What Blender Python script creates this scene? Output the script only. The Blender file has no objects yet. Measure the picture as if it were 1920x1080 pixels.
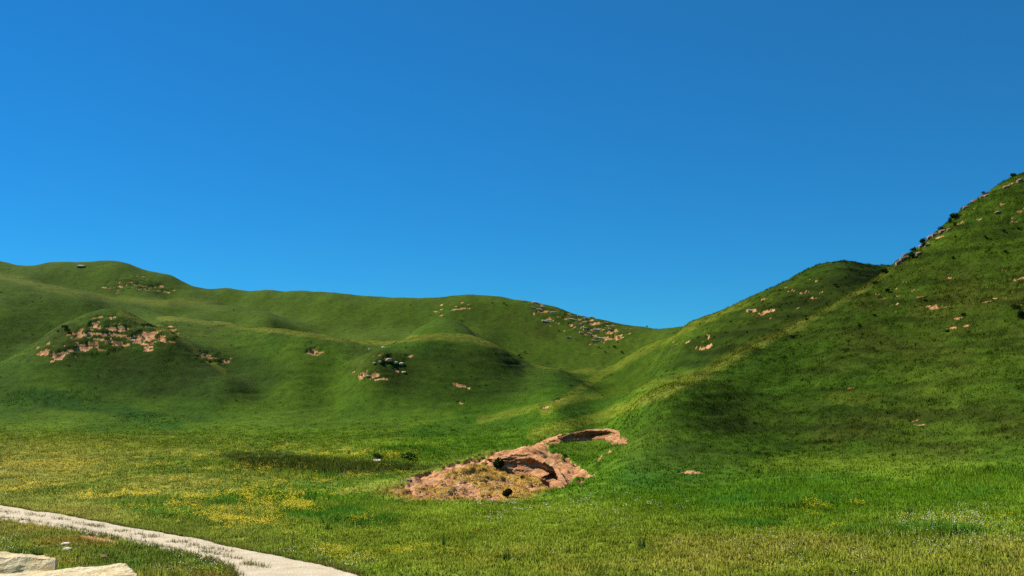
import bpy, bmesh, math, random
import numpy as np
from mathutils import Vector, Matrix, noise as mnoise
random.seed(7); RNG = np.random.default_rng(11)
scn = bpy.context.scene
COL = scn.collection
R = math.radians

# ---------------------------------------------------------------- camera, sky, sun, exposure
F = 2059.0; CX = 960.0; HY = 780.0; EYE = 6.0      # focal length in px of a 1920 wide frame, horizon row, eye height
cd = bpy.data.cameras.new('camera'); cam = bpy.data.objects.new('camera', cd); COL.objects.link(cam)
cam.location = (0, 0, EYE); cam.rotation_euler = (R(90), 0, 0)
cd.sensor_width = 36.0; cd.lens = F / 1920 * 36.0
cd.shift_y = (HY - 540.0) / 1920.0
cd.clip_start = 0.1; cd.clip_end = 20000
scn.camera = cam
SUN_EL = 45.0; SUN_AZ = -62.0                       # degrees; azimuth from the viewing direction, negative = left
world = bpy.data.worlds.new("World"); scn.world = world; world.use_nodes = True
nt = world.node_tree; nt.nodes.clear()
sky = nt.nodes.new('ShaderNodeTexSky'); sky.sky_type = 'NISHITA'; sky.sun_disc = False
sky.sun_elevation = R(SUN_EL); sky.sun_rotation = R(SUN_AZ)
sky.altitude = 3000; sky.air_density = 1.25; sky.dust_density = 0.0; sky.ozone_density = 6.0
hs = nt.nodes.new('ShaderNodeHueSaturation'); hs.inputs['Saturation'].default_value = 1.34; hs.inputs['Value'].default_value = 1.0
va = nt.nodes.new('ShaderNodeVectorMath'); va.operation = 'MULTIPLY_ADD'; va.inputs[1].default_value = (.2, .76, .92); va.inputs[2].default_value = (.17, .56, .36)   # deep high-altitude blue, flatter towards the skyline
bg = nt.nodes.new('ShaderNodeBackground'); bg.inputs['Strength'].default_value = 0.065
out = nt.nodes.new('ShaderNodeOutputWorld')
nt.links.new(sky.outputs[0], hs.inputs['Color']); nt.links.new(hs.outputs[0], va.inputs[0]); nt.links.new(va.outputs[0], bg.inputs[0]); nt.links.new(bg.outputs[0], out.inputs[0])
sl = bpy.data.lights.new('sun', 'SUN'); sl.energy = 5.0; sl.angle = R(0.5); sl.color = (1.0, 0.95, 0.86)
so = bpy.data.objects.new('sun', sl); COL.objects.link(so)
SUNV = Vector((math.sin(R(SUN_AZ)) * math.cos(R(SUN_EL)), math.cos(R(SUN_AZ)) * math.cos(R(SUN_EL)), math.sin(R(SUN_EL))))
so.rotation_euler = SUNV.to_track_quat('Z', 'Y').to_euler(); so.location = (-60, 20, 120)
scn.view_settings.view_transform = 'Standard'; scn.view_settings.look = 'None'
scn.view_settings.exposure = 0.75; scn.view_settings.gamma = 1.0
scn.cycles.max_bounces = 5; scn.cycles.diffuse_bounces = 2; scn.cycles.transmission_bounces = 3
scn.cycles.use_denoising = False

# ---------------------------------------------------------------- helpers
def tag(o, label=None, cat=None, group=None, kind=None):
    if label: o['label'] = label
    if cat: o['category'] = cat
    if group: o['group'] = group
    if kind: o['kind'] = kind
    return o
def np_mesh(name, verts, faces, mat=None, smooth=True, parent=None, cols=None, mats=None, fmat=None, nor=None):
    """verts (n,3); faces (m,3) or (m,4) arrays -> one linked mesh object"""
    me = bpy.data.meshes.new(name)
    verts = np.asarray(verts, np.float32); faces = np.asarray(faces, np.int32)
    k = faces.shape[1]; m = len(faces)
    me.vertices.add(len(verts)); me.vertices.foreach_set('co', verts.ravel())
    me.loops.add(m * k); me.loops.foreach_set('vertex_index', faces.ravel())
    me.polygons.add(m); me.polygons.foreach_set('loop_start', np.arange(0, m * k, k, dtype=np.int32))
    me.polygons.foreach_set('loop_total', np.full(m, k, np.int32))
    me.polygons.foreach_set('use_smooth', np.full(m, smooth, bool))
    for mm in (mats or ([mat] if mat else [])): me.materials.append(mm)
    if fmat is not None: me.polygons.foreach_set('material_index', np.asarray(fmat, np.int32))
    me.update(calc_edges=True)
    for an, c in (cols or {}).items():
        c = np.asarray(c, np.float32)
        if c.ndim == 1:
            a = me.attributes.new(an, 'FLOAT', 'POINT'); a.data.foreach_set('value', c)
        else:
            a = me.attributes.new(an, 'FLOAT_COLOR', 'POINT')
            a.data.foreach_set('color', np.concatenate([c, np.ones((len(c), 1), np.float32)], 1).ravel())
    if nor is not None: me.attributes.new('custom_normal', 'FLOAT_VECTOR', 'POINT').data.foreach_set('vector', np.asarray(nor, np.float32).ravel())
    o = bpy.data.objects.new(name, me); COL.objects.link(o)
    if parent: o.parent = parent
    return o
def empty(name, loc, rz=0.0):
    o = bpy.data.objects.new(name, None); COL.objects.link(o); o.location = loc; o.rotation_euler = (0, 0, rz); return o
def _hash(ix, iy, seed):
    h = (ix.astype(np.int64) * 374761393 + iy.astype(np.int64) * 668265263 + seed * 974634541) & 0xFFFFFFFF
    h = ((h ^ (h >> 13)) * 1274126177) & 0xFFFFFFFF
    h = h ^ (h >> 16)
    return (h & 0xFFFFFF).astype(np.float64) / 0xFFFFFF
def vnoise(x, y, seed=0):
    ix = np.floor(x); iy = np.floor(y); fx = x - ix; fy = y - iy
    ix = ix.astype(np.int64); iy = iy.astype(np.int64)
    fx = fx * fx * fx * (fx * (fx * 6 - 15) + 10); fy = fy * fy * fy * (fy * (fy * 6 - 15) + 10)
    a = _hash(ix, iy, seed); b = _hash(ix + 1, iy, seed); c = _hash(ix, iy + 1, seed); d = _hash(ix + 1, iy + 1, seed)
    return (a * (1 - fx) + b * fx) * (1 - fy) + (c * (1 - fx) + d * fx) * fy
def fbm(x, y, seed=0, oct=4, gain=0.5):
    s = 0.0; a = 1.0; t = 0.0
    for i in range(oct):
        c, sn = math.cos(0.6 * i), math.sin(0.6 * i)
        s = s + a * vnoise((x * c - y * sn) * 2 ** i, (x * sn + y * c) * 2 ** i, seed + i * 17); t += a; a *= gain
    return s / t
def sstep(a, b, x):
    t = np.clip((x - a) / (b - a), 0, 1); return t * t * (3 - 2 * t)
# ---------------------------------------------------------------- the land: heights measured along viewing bearings
# each bearing: frame column, then from near to far either (distance m, row), or a climb at slope s up to a row,
# or 'h': a hidden fall behind a crest, so many metres long
def S(t, *rows): return [('s', t, r) for r in rows]
def H(d, r): return [('h', d, r)]
M1 = [(73, 950), (95, 900), (118, 850)] + S(.09, 800)
END = H(30, 'fall') + H(250, 720)
BEAR = {
 -900: M1 + S(.15, 745) + S(.3, 660) + S(.35, 580) + S(.4, 500) + S(.35, 450) + END,
 -400: M1 + S(.15, 745) + S(.3, 700) + S(.3, 640) + S(.4, 560) + S(.35, 515) + S(.3, 485) + END,
 -150: M1 + S(.18, 750) + S(.3, 706) + S(.2, 686) + H(8, 694) + S(.45, 605) + S(.35, 548) + S(.2, 520) + H(8, 518) + S(.35, 490) + END,
 0: M1 + S(.18, 750) + S(.3, 703) + S(.2, 680) + H(8, 690) + S(.45, 600) + S(.35, 545) + S(.2, 516) + H(8, 516) + S(.35, 490) + END,
 100: [(64, 970), (78, 938), (95, 900), (118, 850)] + S(.09, 800) + S(.2, 750) + S(.35, 708) + S(.5, 660) + S(.45, 628) + H(12, 650) + S(.4, 560) + S(.2, 541) + H(8, 541) + S(.35, 512) + S(.3, 490) + END,
 165: [(62, 978), (78, 938), (95, 900), (118, 850)] + S(.09, 800) + S(.2, 750) + S(.35, 702) + S(.55, 655) + S(.5, 600) + H(12, 630) + S(.38, 565) + S(.2, 550) + H(8, 550) + S(.35, 517) + S(.3, 491) + END,
 225: [(60, 985), (78, 938), (95, 900), (118, 850)] + S(.09, 800) + S(.2, 750) + S(.35, 700) + S(.5, 650) + S(.55, 605) + S(.4, 585) + H(14, 616) + S(.3, 574) + S(.2, 561) + H(6, 562) + S(.35, 522) + S(.3, 491) + END,
 320: [(58, 993), (78, 938), (95, 899), (118, 850)] + S(.09, 800) + S(.22, 742) + S(.4, 684) + S(.45, 622) + H(10, 634) + S(.22, 606) + S(.15, 591) + H(10, 596) + S(.35, 576) + S(.15, 567) + H(8, 569) + S(.35, 535) + S(.3, 517) + END,
 430: [(56, 1000), (74, 948), (95, 900), (118, 850)] + S(.09, 800) + S(.22, 755) + S(.38, 706) + H(6, 708) + S(.3, 655) + S(.25, 614) + S(.13, 606) + H(16, 616) + S(.3, 584) + S(.16, 575) + H(10, 579) + S(.35, 556) + S(.3, 542) + END,
 500: [(56, 1000), (74, 948), (95, 900), (118, 850)] + S(.09, 800) + S(.22, 742) + S(.3, 700) + S(.35, 655) + S(.3, 623) + S(.12, 616) + H(16, 626) + S(.3, 598) + S(.2, 585) + H(8, 587) + S(.35, 565) + S(.3, 547) + END,
 560: [(56, 1000), (74, 948), (95, 900), (118, 850)] + S(.09, 800) + S(.22, 752) + S(.36, 703) + S(.36, 662) + S(.3, 633) + S(.12, 625) + H(16, 635) + S(.3, 612) + S(.2, 597) + S(.35, 572) + S(.3, 547) + END,
 630: [(56, 1000), (74, 948), (85, 928), (98, 895), (118, 850)] + S(.09, 800) + S(.22, 752) + S(.36, 703) + S(.38, 662) + S(.3, 642) + S(.12, 634) + H(16, 645) + S(.25, 616) + S(.35, 588) + S(.3, 551) + END,
 700: [(41, 1073), (56, 1000), (74, 943), (86, 921), (93, 903), (103, 878), (116, 850)] + S(.1, 800) + S(.25, 752) + S(.4, 722) + S(.52, 690) + S(.52, 664) + H(7, 665) + S(.25, 647) + S(.12, 639) + H(16, 652) + S(.22, 626) + S(.2, 616) + S(.38, 588) + S(.3, 556) + END,
 750: [(41, 1073), (56, 1000), (74, 946), (85, 922), (91, 900), (97, 892), (106, 874), (117, 848)] + S(.1, 801) + S(.25, 752) + S(.38, 722) + S(.42, 690) + S(.4, 662) + S(.2, 650) + S(.25, 643) + S(.12, 636) + H(16, 650) + S(.25, 622) + S(.2, 614) + S(.38, 590) + S(.3, 558) + END,
 790: [(41, 1073), (55, 1003), (72, 952), (84, 922), (91, 897), (97, 900), (104, 882), (118, 846)] + S(.1, 802) + S(.25, 752) + S(.38, 702) + S(.4, 665) + S(.36, 641) + S(.12, 633) + H(16, 648) + S(.3, 620) + S(.14, 611) + H(10, 615) + S(.38, 592) + S(.3, 560) + END,
 870: [(41, 1073), (55, 1003), (72, 950), (83, 926), (92, 893), (97, 874), (103, 884), (110, 868), (121, 848)] + S(.1, 812) + S(.2, 780) + S(.3, 743) + S(.35, 702) + S(.35, 666) + S(.32, 640) + S(.12, 632) + H(16, 650) + S(.3, 625) + S(.14, 612) + H(8, 615) + S(.38, 585) + S(.3, 553) + END,
 930: [(41, 1073), (54, 1005), (72, 951), (83, 928), (94, 895), (99, 880), (102, 857), (107, 852), (113, 866), (127, 834)] + S(.12, 800) + S(.25, 767) + S(.28, 738) + S(.3, 698) + S(.3, 658) + S(.13, 648) + H(16, 664) + S(.3, 636) + S(.35, 611) + S(.38, 582) + S(.35, 558) + END,
 985: [(41, 1073), (53, 1006), (72, 951), (81, 932), (91, 905), (96, 888), (99, 853), (105, 840), (110, 834), (117, 850), (128, 827)] + S(.14, 798) + S(.25, 767) + S(.27, 742) + S(.26, 706) + S(.24, 690) + S(.1, 680) + H(14, 690) + S(.3, 660) + S(.38, 608) + S(.38, 580) + S(.35, 567) + END,
 1040: [(40, 1075), (53, 1003), (67, 956), (80, 928), (88, 911), (93, 895), (97, 868), (106, 847), (115, 828), (119, 816), (126, 828), (134, 800)] + S(.25, 770) + S(.25, 755) + S(.22, 740) + S(.27, 702) + S(.12, 690) + H(14, 708) + S(.3, 662) + S(.38, 612) + S(.38, 577) + END,
 1130: [(40, 1075), (51, 1005), (64, 953), (82, 905), (95, 872), (106, 850), (114, 832), (117, 807), (123, 797)] + H(9, 808) + S(.27, 776) + S(.27, 744) + S(.1, 738) + H(6, 743) + S(.27, 697) + H(14, 718) + S(.2, 690) + S(.35, 660) + S(.38, 620) + S(.35, 600) + END,
 1200: [(40, 1075), (50, 1006), (66, 945), (84, 898)] + S(.18, 862) + S(.26, 797) + S(.26, 765) + S(.12, 748) + H(12, 758) + S(.25, 733) + S(.1, 728) + H(12, 736) + S(.3, 690) + S(.3, 655) + H(20, 690) + S(.3, 640) + S(.3, 612) + END,
 1280: [(40, 1072), (49, 1008), (64, 947), (83, 897)] + S(.16, 850) + S(.3, 783) + S(.33, 733) + S(.14, 720) + H(12, 730) + S(.2, 707) + S(.2, 692) + S(.3, 650) + S(.25, 614) + H(20, 655) + S(.2, 640) + S(.25, 611) + END,
 1400: [(39, 1075), (48, 1010), (62, 948), (82, 896)] + S(.16, 844) + S(.27, 782) + S(.32, 721) + S(.33, 668) + S(.2, 652) + H(12, 670) + S(.3, 640) + S(.35, 600) + S(.34, 566) + END,
 1500: [(39, 1075), (47, 1012), (60, 950), (82, 890)] + S(.16, 824) + S(.29, 750) + S(.34, 680) + S(.36, 620) + S(.28, 605) + H(12, 628) + S(.35, 590) + S(.4, 550) + S(.36, 516) + END,
 1580: [(38, 1075), (47, 1010), (58, 955), (80, 890)] + S(.17, 823) + S(.3, 750) + S(.36, 680) + S(.37, 610) + S(.34, 561) + H(12, 583) + S(.38, 540) + S(.4, 508) + S(.24, 491) + END,
 1680: [(38, 1073), (46, 1008), (56, 955), (78, 890)] + S(.18, 823) + S(.3, 750) + S(.36, 680) + S(.38, 600) + S(.42, 540) + S(.46, 497) + H(14, 532) + H(10, 530) + S(.38, 503) + H(20, 520) + H(250, 660),
 1800: [(37, 1073), (45, 1006), (55, 952), (75, 890)] + S(.19, 823) + S(.3, 750) + S(.38, 680) + S(.38, 600) + S(.43, 500) + S(.48, 399) + H(14, 440) + H(100, 530) + H(250, 660),
 1920: [(37, 1073), (45, 1003), (54, 950), (73, 890)] + S(.2, 823) + S(.31, 750) + S(.38, 680) + S(.4, 600) + S(.45, 500) + S(.48, 400) + S(.52, 326) + H(14, 370) + H(100, 500) + H(250, 660),
 2300: [(37, 1073), (45, 1000), (70, 890)] + S(.2, 800) + S(.36, 700) + S(.42, 600) + S(.5, 450) + S(.6, 300) + S(.7, 200) + H(14, 250) + H(250, 660),
 2900: [(37, 1073), (45, 1000), (70, 890)] + S(.22, 780) + S(.36, 670) + S(.45, 560) + S(.6, 400) + S(.7, 260) + S(.8, 150) + H(14, 200) + H(250, 660),
}
SKY_CREST = {-900: 285, -400: 290, -150: 294, 0: 295, 100: 295, 165: 295, 225: 296, 320: 297, 430: 294, 500: 289, 560: 284, 630: 279, 700: 276, 750: 273, 790: 271, 870: 270, 930: 268, 985: 266, 1040: 263, 1130: 258, 1200: 253, 1280: 247}
pts = []
def walk(L, px, g):
    Y = z = 0.0; me = []; st = 1.62 if px < 1130 else 1.4
    for n_, it in enumerate(L):
        if it[0] == 's':
            k = (HY - it[2]) / F; t_ = it[1] * st if it[1] >= .28 else it[1]
            if t_ - k < .05: t_ = k + .05
            Y = (z - EYE - t_ * Y) / (k - t_); r = it[2]
        elif it[0] == 'h':
            Y += it[1] * (g if n_ < len(L) - 2 else 1); r = r + 75 if it[2] == 'fall' else it[2]
        else: Y, r = it
        z = EYE + (HY - r) / F * Y; me.append([Y, r])
    return me
for px, L in BEAR.items():
    me = walk(L, px, 1.3)
    if px in SKY_CREST:                                    # lengthen the hidden hollows until the skyline stands where it should
        a, b = .6, 5.0
        for _ in range(40):
            g = (a + b) / 2; me = walk(L, px, g)
            if me[-3][0] < SKY_CREST[px]: a = g
            else: b = g
        print('BEARING', px, round(g, 2), round(me[-3][0]))
    for Y, r in me: pts.append((px, Y, (EYE + (HY - r) / F * Y) / Y))
    if L[0][0] > 50: pts.append((px, 45, 0.0))
    for Y in (15, 25, 32): pts.append((px, Y, 0.0))
    pts.append((px, 3200, 0.02))
P = np.array(pts, float)
AX = 2.2                                              # weight of bearing against log distance
cu = (P[:, 0] - CX) / F * AX; cs = np.log(P[:, 1])
def ker(r2): return 0.5 * r2 * np.log(np.maximum(r2, 1e-12))
n = len(P)
A = np.zeros((n + 3, n + 3)); A[:n, :n] = ker((cu[:, None] - cu) ** 2 + (cs[:, None] - cs) ** 2) + np.eye(n) * 2e-5
A[:n, n] = 1; A[:n, n + 1] = cu; A[:n, n + 2] = cs; A[n:, :n] = A[:n, n:].T
W = np.linalg.solve(A, np.concatenate([P[:, 2], np.zeros(3)]))
def tps(u, s):
    o = W[n] + W[n + 1] * u + W[n + 2] * s
    for i in range(n): o = o + W[i] * ker((u - cu[i]) ** 2 + (s - cs[i]) ** 2)
    return o
# coarse solve, then cubic upsampling
GU = np.linspace(-1.3, 1.3, 261); GS = np.linspace(math.log(14), math.log(3200), 640)
GQ = tps(GU[None, :] * AX, GS[:, None] + 0 * GU[None, :])
def cubic_w(t):
    return np.stack([-.5*t+t*t-.5*t**3, 1-2.5*t*t+1.5*t**3, .5*t+2*t*t-1.5*t**3, -.5*t*t+.5*t**3])
def up_axis(M, g, x, axis):
    f = np.clip((x - g[0]) / (g[1] - g[0]), 1, len(g) - 2.001); i = f.astype(int); w = cubic_w(f - i)
    M = np.moveaxis(M, axis, 0)
    o = sum(w[k][:, None] * M[i + k - 1] for k in range(4))
    return np.moveaxis(o, 0, axis)
SS = [0.0]
while SS[-1] < math.log(3000):
    Y = math.exp(SS[-1]); SS.append(SS[-1] + (.03 if Y < 28 else .006 if Y < 60 else .0018 if Y < 130 else .0022 if Y < 400 else .006 if Y < 550 else .03))
SS = np.array(SS)
UU = np.concatenate([-np.geomspace(1.25, .52, 70), np.arange(-.51, .5101, .00125), np.geomspace(.52, 1.25, 70)])
TQ = up_axis(up_axis(GQ, GU, UU, 1), GS, SS, 0)
YY = np.exp(SS)[:, None] + 0 * UU[None, :]; XX = UU[None, :] * YY
ZZ = TQ * YY
# roadside bank the photographer stands on, longer on the left
edge = 11.5 + 1.5 * sstep(-.1, -.45, UU)[None, :]
ZZ = np.where(YY > 16, ZZ, 0) * sstep(16, 30, YY) + 3.82 * (1 - sstep(edge, edge + 13 + 9 * sstep(-.15, -.4, UU)[None, :], YY))
PX = CX + UU[None, :] * F + 0 * YY; PY = HY - (ZZ - EYE) / YY * F
# relief: soft gullies on the hills, then small hummocks
hill = sstep(100, 190, YY)
ZZ += hill * (fbm(XX / 26, YY / 34, 3, 3) - .5) * 1.3 * sstep(170, 320, YY) + hill * (fbm(XX / 9, YY / 12, 4, 3) - .5) * 0.45
ZZ += (fbm(XX / 5, YY / 5, 5, 3) - .5) * (.2 + .2 * hill) * sstep(20, 45, YY)
def vert_lookup(A, x, y):
    u = x / y; iu = np.clip(np.interp(u, UU, np.arange(len(UU))), 0, len(UU) - 1.001); js = np.clip(np.interp(np.log(y), SS, np.arange(len(SS))), 0, len(SS) - 1.001)
    i0 = iu.astype(int); j0 = js.astype(int); fu = iu - i0; fs = js - j0
    return (A[j0, i0] * (1 - fu) + A[j0, i0 + 1] * fu) * (1 - fs) + (A[j0 + 1, i0] * (1 - fu) + A[j0 + 1, i0 + 1] * fu) * fs
# ---------------------------------------------------------------- finding spots on the land, ground cover maps
def spot(px, py, y0=16.0, y1=1500.0, dz=0.0):
    """the nearest point of the land seen at frame column px, row py, at least y0 m away"""
    u = (px - CX) / F; k = (HY - py) / F
    iu = np.interp(u, UU, np.arange(len(UU))); i = min(int(iu), len(UU) - 2); f = iu - i
    z = ZZ[:, i] * (1 - f) + ZZ[:, i + 1] * f; y = np.exp(SS)
    d = z - (EYE + k * y); ok = (d >= 0) & (y >= y0) & (y <= y1)
    j = int(np.argmax(ok))
    if not ok[j]:                                          # just above a crest: take the crest
        d = np.where((y >= y0) & (y <= y1), d / y, -9); j = int(np.argmax(d)); return Vector((u * y[j], y[j], z[j] + dz))
    if j > 0 and not ok[j - 1] and d[j] - d[j - 1] > 1e-9 and y[j - 1] >= y0:
        t = -d[j - 1] / (d[j] - d[j - 1]); yy = y[j - 1] + (y[j] - y[j - 1]) * t; return Vector((u * yy, yy, z[j - 1] + (z[j] - z[j - 1]) * t + dz))
    return Vector((u * y[j], y[j], z[j] + dz))
def ground(x, y): return float(vert_lookup(ZZ, np.array([x]), np.array([y]))[0])
def ell(p, cx, cy, rx, ry, y0=0, y1=9e9, rot=0.0):
    px, py, Y = p; c, s = math.cos(R(rot)), math.sin(R(rot)); dx = px - cx; dy = py - cy
    r = ((dx * c + dy * s) / rx) ** 2 + ((-dx * s + dy * c) / ry) ** 2
    return (1 - sstep(.45, 1.35, r)) * ((Y > y0) & (Y < y1))
def poly(p, vs, soft, y0=0, y1=9e9):
    px, py, Y = p; ins = np.zeros(px.shape, bool); d2 = np.full(px.shape, 1e9)
    for (ax, ay), (bx, by) in zip(vs, vs[1:] + vs[:1]):
        cond = ((ay > py) != (by > py)); 
        with np.errstate(divide='ignore', invalid='ignore'):
            xi = ax + (py - ay) * (bx - ax) / ((by - ay) if by != ay else 1e-9)
        ins ^= cond & (px < xi)
        L = (bx - ax) ** 2 + (by - ay) ** 2; t = np.clip(((px - ax) * (bx - ax) + (py - ay) * (by - ay)) / L, 0, 1)
        d2 = np.minimum(d2, (px - ax - t * (bx - ax)) ** 2 + (py - ay - t * (by - ay)) ** 2)
    d = np.sqrt(d2) * np.where(ins, 1, -1)
    return sstep(-soft, soft, d) * ((Y > y0) & (Y < y1))
def line(p, vs, w, y0=0, y1=9e9):
    px, py, Y = p; d2 = np.full(px.shape, 1e9)
    for (ax, ay), (bx, by) in zip(vs, vs[1:]):
        L = (bx - ax) ** 2 + (by - ay) ** 2; t = np.clip(((px - ax) * (bx - ax) + (py - ay) * (by - ay)) / L, 0, 1)
        d2 = np.minimum(d2, (px - ax - t * (bx - ax)) ** 2 + (py - ay - t * (by - ay)) ** 2)
    return (1 - sstep(.5 * w, 1.2 * w, np.sqrt(d2))) * ((Y > y0) & (Y < y1))
mx = np.maximum
def bare_map(p):
    """how bare the ground is: 0 turf .. 1 earth"""
    D = .62 * poly(p, [(62, 668), (85, 640), (125, 622), (180, 588), (235, 596), (300, 625), (330, 640), (290, 652), (235, 652), (205, 664), (160, 674), (100, 672)], 12, 148, 214)
    D = mx(D, .5 * ell(p, 285, 625, 55, 22, 148, 214))
    D = mx(D, .55 * ell(p, 400, 672, 45, 14, 140, 205)); D = mx(D, .7 * ell(p, 75, 655, 9, 14, 140, 205))
    D = mx(D, .48 * ell(p, 722, 672, 55, 14, 120, 200)); D = mx(D, .42 * ell(p, 700, 700, 55, 14, 120, 200))
    D = mx(D, .6 * ell(p, 595, 657, 26, 8, 150, 215)); D = mx(D, .8 * ell(p, 866, 723, 22, 4, 138, 185, 17)); D = mx(D, .7 * ell(p, 864, 753, 10, 3, 135, 178))
    D = mx(D, .5 * poly(p, [(965, 564), (1010, 566), (1070, 580), (1180, 612), (1170, 645), (1110, 640), (1060, 620), (1010, 590)], 14, 200, 290))
    D = mx(D, .66 * ell(p, 305, 546, 26, 5, 240, 320)); D = mx(D, .85 * ell(p, 152, 499, 15, 3, 300, 345)); D = mx(D, .45 * ell(p, 250, 532, 60, 16, 235, 320))
    D = mx(D, .4 * ell(p, 840, 580, 50, 12, 200, 290, -10)); D = mx(D, .9 * ell(p, 1408, 581, 15, 4, 125, 210)); D = mx(D, .95 * ell(p, 1328, 631, 7, 4, 120, 200))
    D = mx(D, .6 * ell(p, 1515, 553, 40, 9, 125, 210)); D = mx(D, .58 * ell(p, 1295, 646, 50, 10, 120, 200)); D = mx(D, .4 * ell(p, 1480, 560, 90, 25, 125, 210, -20))
    D = mx(D, .5 * line(p, [(1678, 498), (1720, 468), (1790, 415), (1850, 370), (1925, 328)], 15, 100, 195))
    D = mx(D, .6 * ell(p, 1800, 540, 45, 6, 95, 180)); D = mx(D, .62 * ell(p, 1885, 540, 45, 10, 95, 180)); D = mx(D, .58 * ell(p, 1770, 582, 90, 7, 95, 180, 4))
    D = mx(D, .5 * ell(p, 1880, 410, 60, 10, 95, 190)); D = mx(D, .62 * ell(p, 1915, 345, 14, 8, 95, 190)); D = mx(D, .42 * ell(p, 1800, 560, 160, 60, 100, 180))
    D = mx(D, .42 * ell(p, 1640, 560, 60, 12, 95, 180, -20)); D = mx(D, .46 * ell(p, 1900, 380, 60, 60, 95, 190))
    D = mx(D, .8 * ell(p, 1600, 728, 32, 4, 90, 130)); D = mx(D, .85 * ell(p, 1280, 885, 48, 4.5, 70, 100)); D = mx(D, .6 * ell(p, 1330, 895, 5, 8, 70, 100))
    D = mx(D, .45 * ell(p, 1560, 783, 12, 6, 80, 130)); D = mx(D, .46 * ell(p, 1760, 790, 60, 10, 70, 130)); D = mx(D, .7 * ell(p, 1860, 848, 12, 4, 60, 110))
    D = mx(D, .7 * ell(p, 1597, 955, 12, 4, 40, 80)); D = mx(D, .6 * ell(p, 1020, 763, 12, 3, 120, 175)); D = mx(D, .6 * ell(p, 1050, 745, 14, 3, 120, 175, -25))
    D = D * (1 - .36 * sstep(1430, 1500, p[0]))
    # the small quarry
    jx = (fbm(p[0] / 14, p[1] / 7, 71, 4) - .5) * 34; jy = (fbm(p[0] / 14, p[1] / 7, 72, 4) - .5) * 12; p = (p[0] + jx, p[1] + jy, p[2])
    D = mx(D, .66 * poly(p, [(690, 928), (770, 902), (860, 872), (925, 870), (1000, 885), (1040, 912), (990, 932), (900, 945), (790, 940)], 14, 78, 101))
    D = mx(D, .76 * ell(p, 830, 930, 110, 13, 78, 100)); D = mx(D, .7 * ell(p, 740, 925, 70, 12, 76, 100)); D = mx(D, .62 * ell(p, 1000, 912, 26, 14, 78, 100)); D = mx(D, .3 * ell(p, 950, 882, 40, 6, 78, 101))
    D = mx(D, line(p, [(775, 905), (860, 874), (920, 860), (1000, 826), (1045, 815)], 10, 84, 124))
    D = mx(D, poly(p, [(915, 866), (1000, 828), (1032, 838), (1050, 850), (1090, 868), (1095, 882), (1118, 880), (1090, 898), (1045, 917), (1020, 915), (1000, 880)], 4, 84, 124))
    D = mx(D, ell(p, 1018, 830, 34, 11, 90, 124)); D = mx(D, .78 * ell(p, 740, 930, 90, 11, 76, 100))
    D = mx(D, poly(p, [(1015, 832), (1080, 812), (1140, 803), (1180, 826), (1165, 833), (1110, 822), (1060, 826)], 4, 95, 135))
    D = mx(D, .72 * line(p, [(1165, 832), (1128, 848), (1118, 868), (1108, 886), (1085, 902)], 7, 84, 130))
    D = D * (1 - .97 * poly(p, [(1022, 842), (1060, 826), (1110, 823), (1160, 832), (1125, 850), (1112, 868), (1075, 872), (1060, 852)], 4, 84, 130))
    # verge of the track
    D = mx(D, 1.0 * ell(p, 185, 1010, 44, 7, 34, 66, 12))
    return D
GAIN = np.array((1.13, 1.13, .5))
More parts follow.
